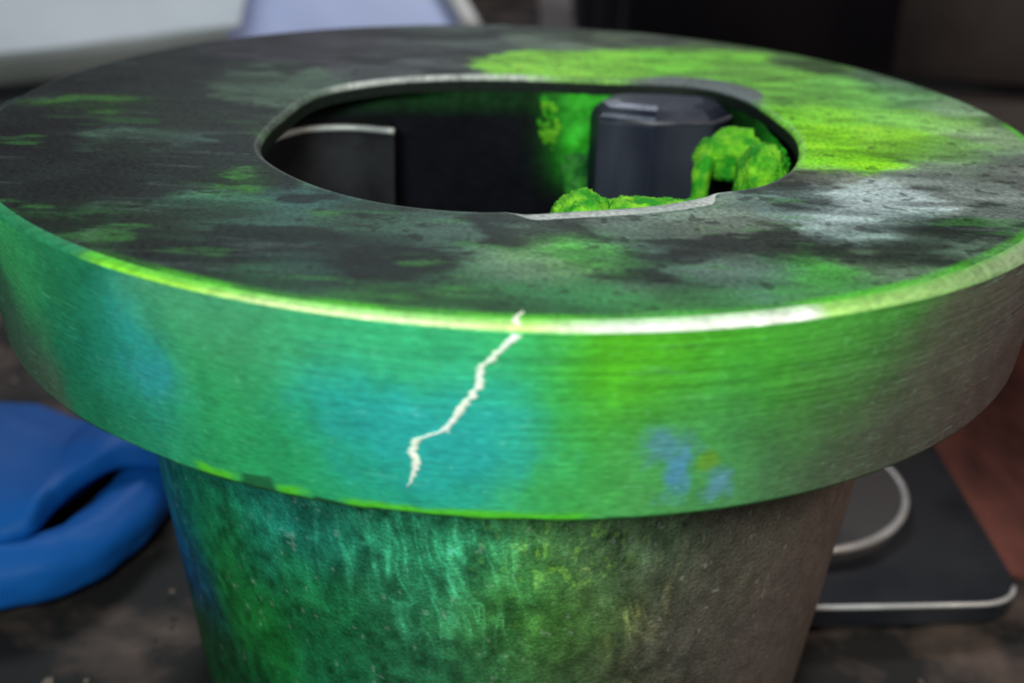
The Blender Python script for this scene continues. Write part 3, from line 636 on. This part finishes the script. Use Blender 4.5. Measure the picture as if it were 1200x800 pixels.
tl = thing('lavender_cloth', 'smooth lavender blue cloth with a white hem right of the pale grey cloth', 'cloth', (-0.9, 4.0, -1.2))
sheet('cloth', [(-1.62, 3.9, -0.75), (-0.22, 3.9, -0.62), (-1.35, 6.2, 0.70), (-2.1, 6.2, 0.9)], 0.03, M_lav, None, None, 15, 0.03, tl)
strip('hem', [(-0.22 - 1.13 * t, 3.88 + 2.3 * t, -0.60 + 1.32 * t + 0.03) for t in np.linspace(0, 1, 30)], 0.045, M_band, tl)
slab('cloth_base', rounded([(-1.6, 4.0), (-0.45, 4.0), (-0.9, 5.2), (-1.7, 5.2)], 0.15), -1.2, -0.8, M_lav, tl, 0.05)

# dark case on a low step behind, right
M_case = mat('black_case', rough=0.55, color=(0.010, 0.008, 0.012), color2=(0.026, 0.019, 0.021), scale=9, spec=0.3, bump=0.2, bscale=90)
M_step = mat('brown_grey_lit_side', rough=0.7, color=(0.055, 0.040, 0.038), color2=(0.125, 0.100, 0.094), scale=12, detail=7, bump=0.5, bscale=110)
case = thing('machine_housing', 'black machine housing with rounded corner behind the flange at top right', 'housing', (1.8, 4.0, -0.6))
hb = [(0.27, 4.9), (0.27, 3.75)] + [(0.27 + 0.28 * (1 - math.cos(t)), 3.75 - 0.45 * math.sin(t)) for t in np.linspace(0.2, 1.3, 8)] + [(0.9, 3.20), (1.4, 3.06), (2.0, 2.99), (2.6, 3.02), (3.2, 3.12), (3.9, 3.35), (4.0, 4.9)]
slab('housing_body', rounded(hb, 0.04, 2), -0.525, 1.4, M_case, case, 0.03, 3, True)
pb = [(1.30, 4.9), (1.30, 3.60)] + [(1.30 + 0.60 * (1 - math.cos(t)), 3.60 - 0.66 * math.sin(t)) for t in np.linspace(0.15, 1.4, 9)] + [(2.2, 2.88), (2.9, 2.93), (3.9, 3.20), (4.0, 4.9)]
slab('housing_lit_side', rounded(pb, 0.03, 2), -0.522, 1.4, M_step, case, 0.03, 3, True)  # browner part added, its colour standing for light on the housing's right
slab('foot', rounded([(0.5, 3.6), (1.0, 3.22), (2.0, 3.05), (3.2, 3.18), (3.8, 3.36), (3.8, 4.7), (0.5, 4.7)], 0.05), -0.60, -0.53, M_case, case, 0.0)
st = slab('low_step', rounded([(0.1, 2.90), (4.6, 2.90), (4.6, 6.0), (0.1, 6.0)], 0.08), -1.2, -0.60, M_step, None, 0.03)
tag(st, 'brown grey low step carrying the black machine housing at top right', 'step')
# brown wall behind everything
wl = slab('back_wall', [(-9, 9.0), (9, 9.0), (9, 9.4), (-9, 9.4)], -1.3, 6.0, mat('brown_wall', rough=0.8, color=(0.05, 0.04, 0.034), color2=(0.09, 0.072, 0.06), scale=5, bump=0.3, bscale=60), None, 0)
wl['kind'] = 'structure'

# loose grit on the floor
def grit():
    bm = bmesh.new(); rnd = random.Random(3)
    for i in range(500):
        x_ = rnd.uniform(-2.6, 2.6); y_ = rnd.uniform(-0.6, 2.8)
        if (x_ > 0.8 and y_ > 0.3) or math.hypot(x_, y_) < 0.68 or (0 < x_ < 1.2 and -0.05 < y_ < 1.0): continue
        if x_ < -0.8 and -0.2 < y_ < 1.0: continue
        z_ = -1.205 if (x_ > 0.9 and y_ > 0.42) else -1.213
        s_ = rnd.uniform(0.004, 0.013)
        r_ = bmesh.ops.create_icosphere(bm, subdivisions=1, radius=s_)
        for v in r_['verts']:
            v.co = Vector((v.co.x * rnd.uniform(0.7, 1.6), v.co.y * rnd.uniform(0.7, 1.5), v.co.z * 0.6)) * rnd.uniform(0.85, 1.15) + Vector((x_, y_, z_ + s_ * 0.3))
    return from_bm('grit', bm, mat('grit', rough=0.9, color=(0.03, 0.022, 0.018), color2=(0.22, 0.16, 0.13), scale=60, lo=0.45, hi=0.6), None, False)
tag(grit(), None, None, 'stuff')
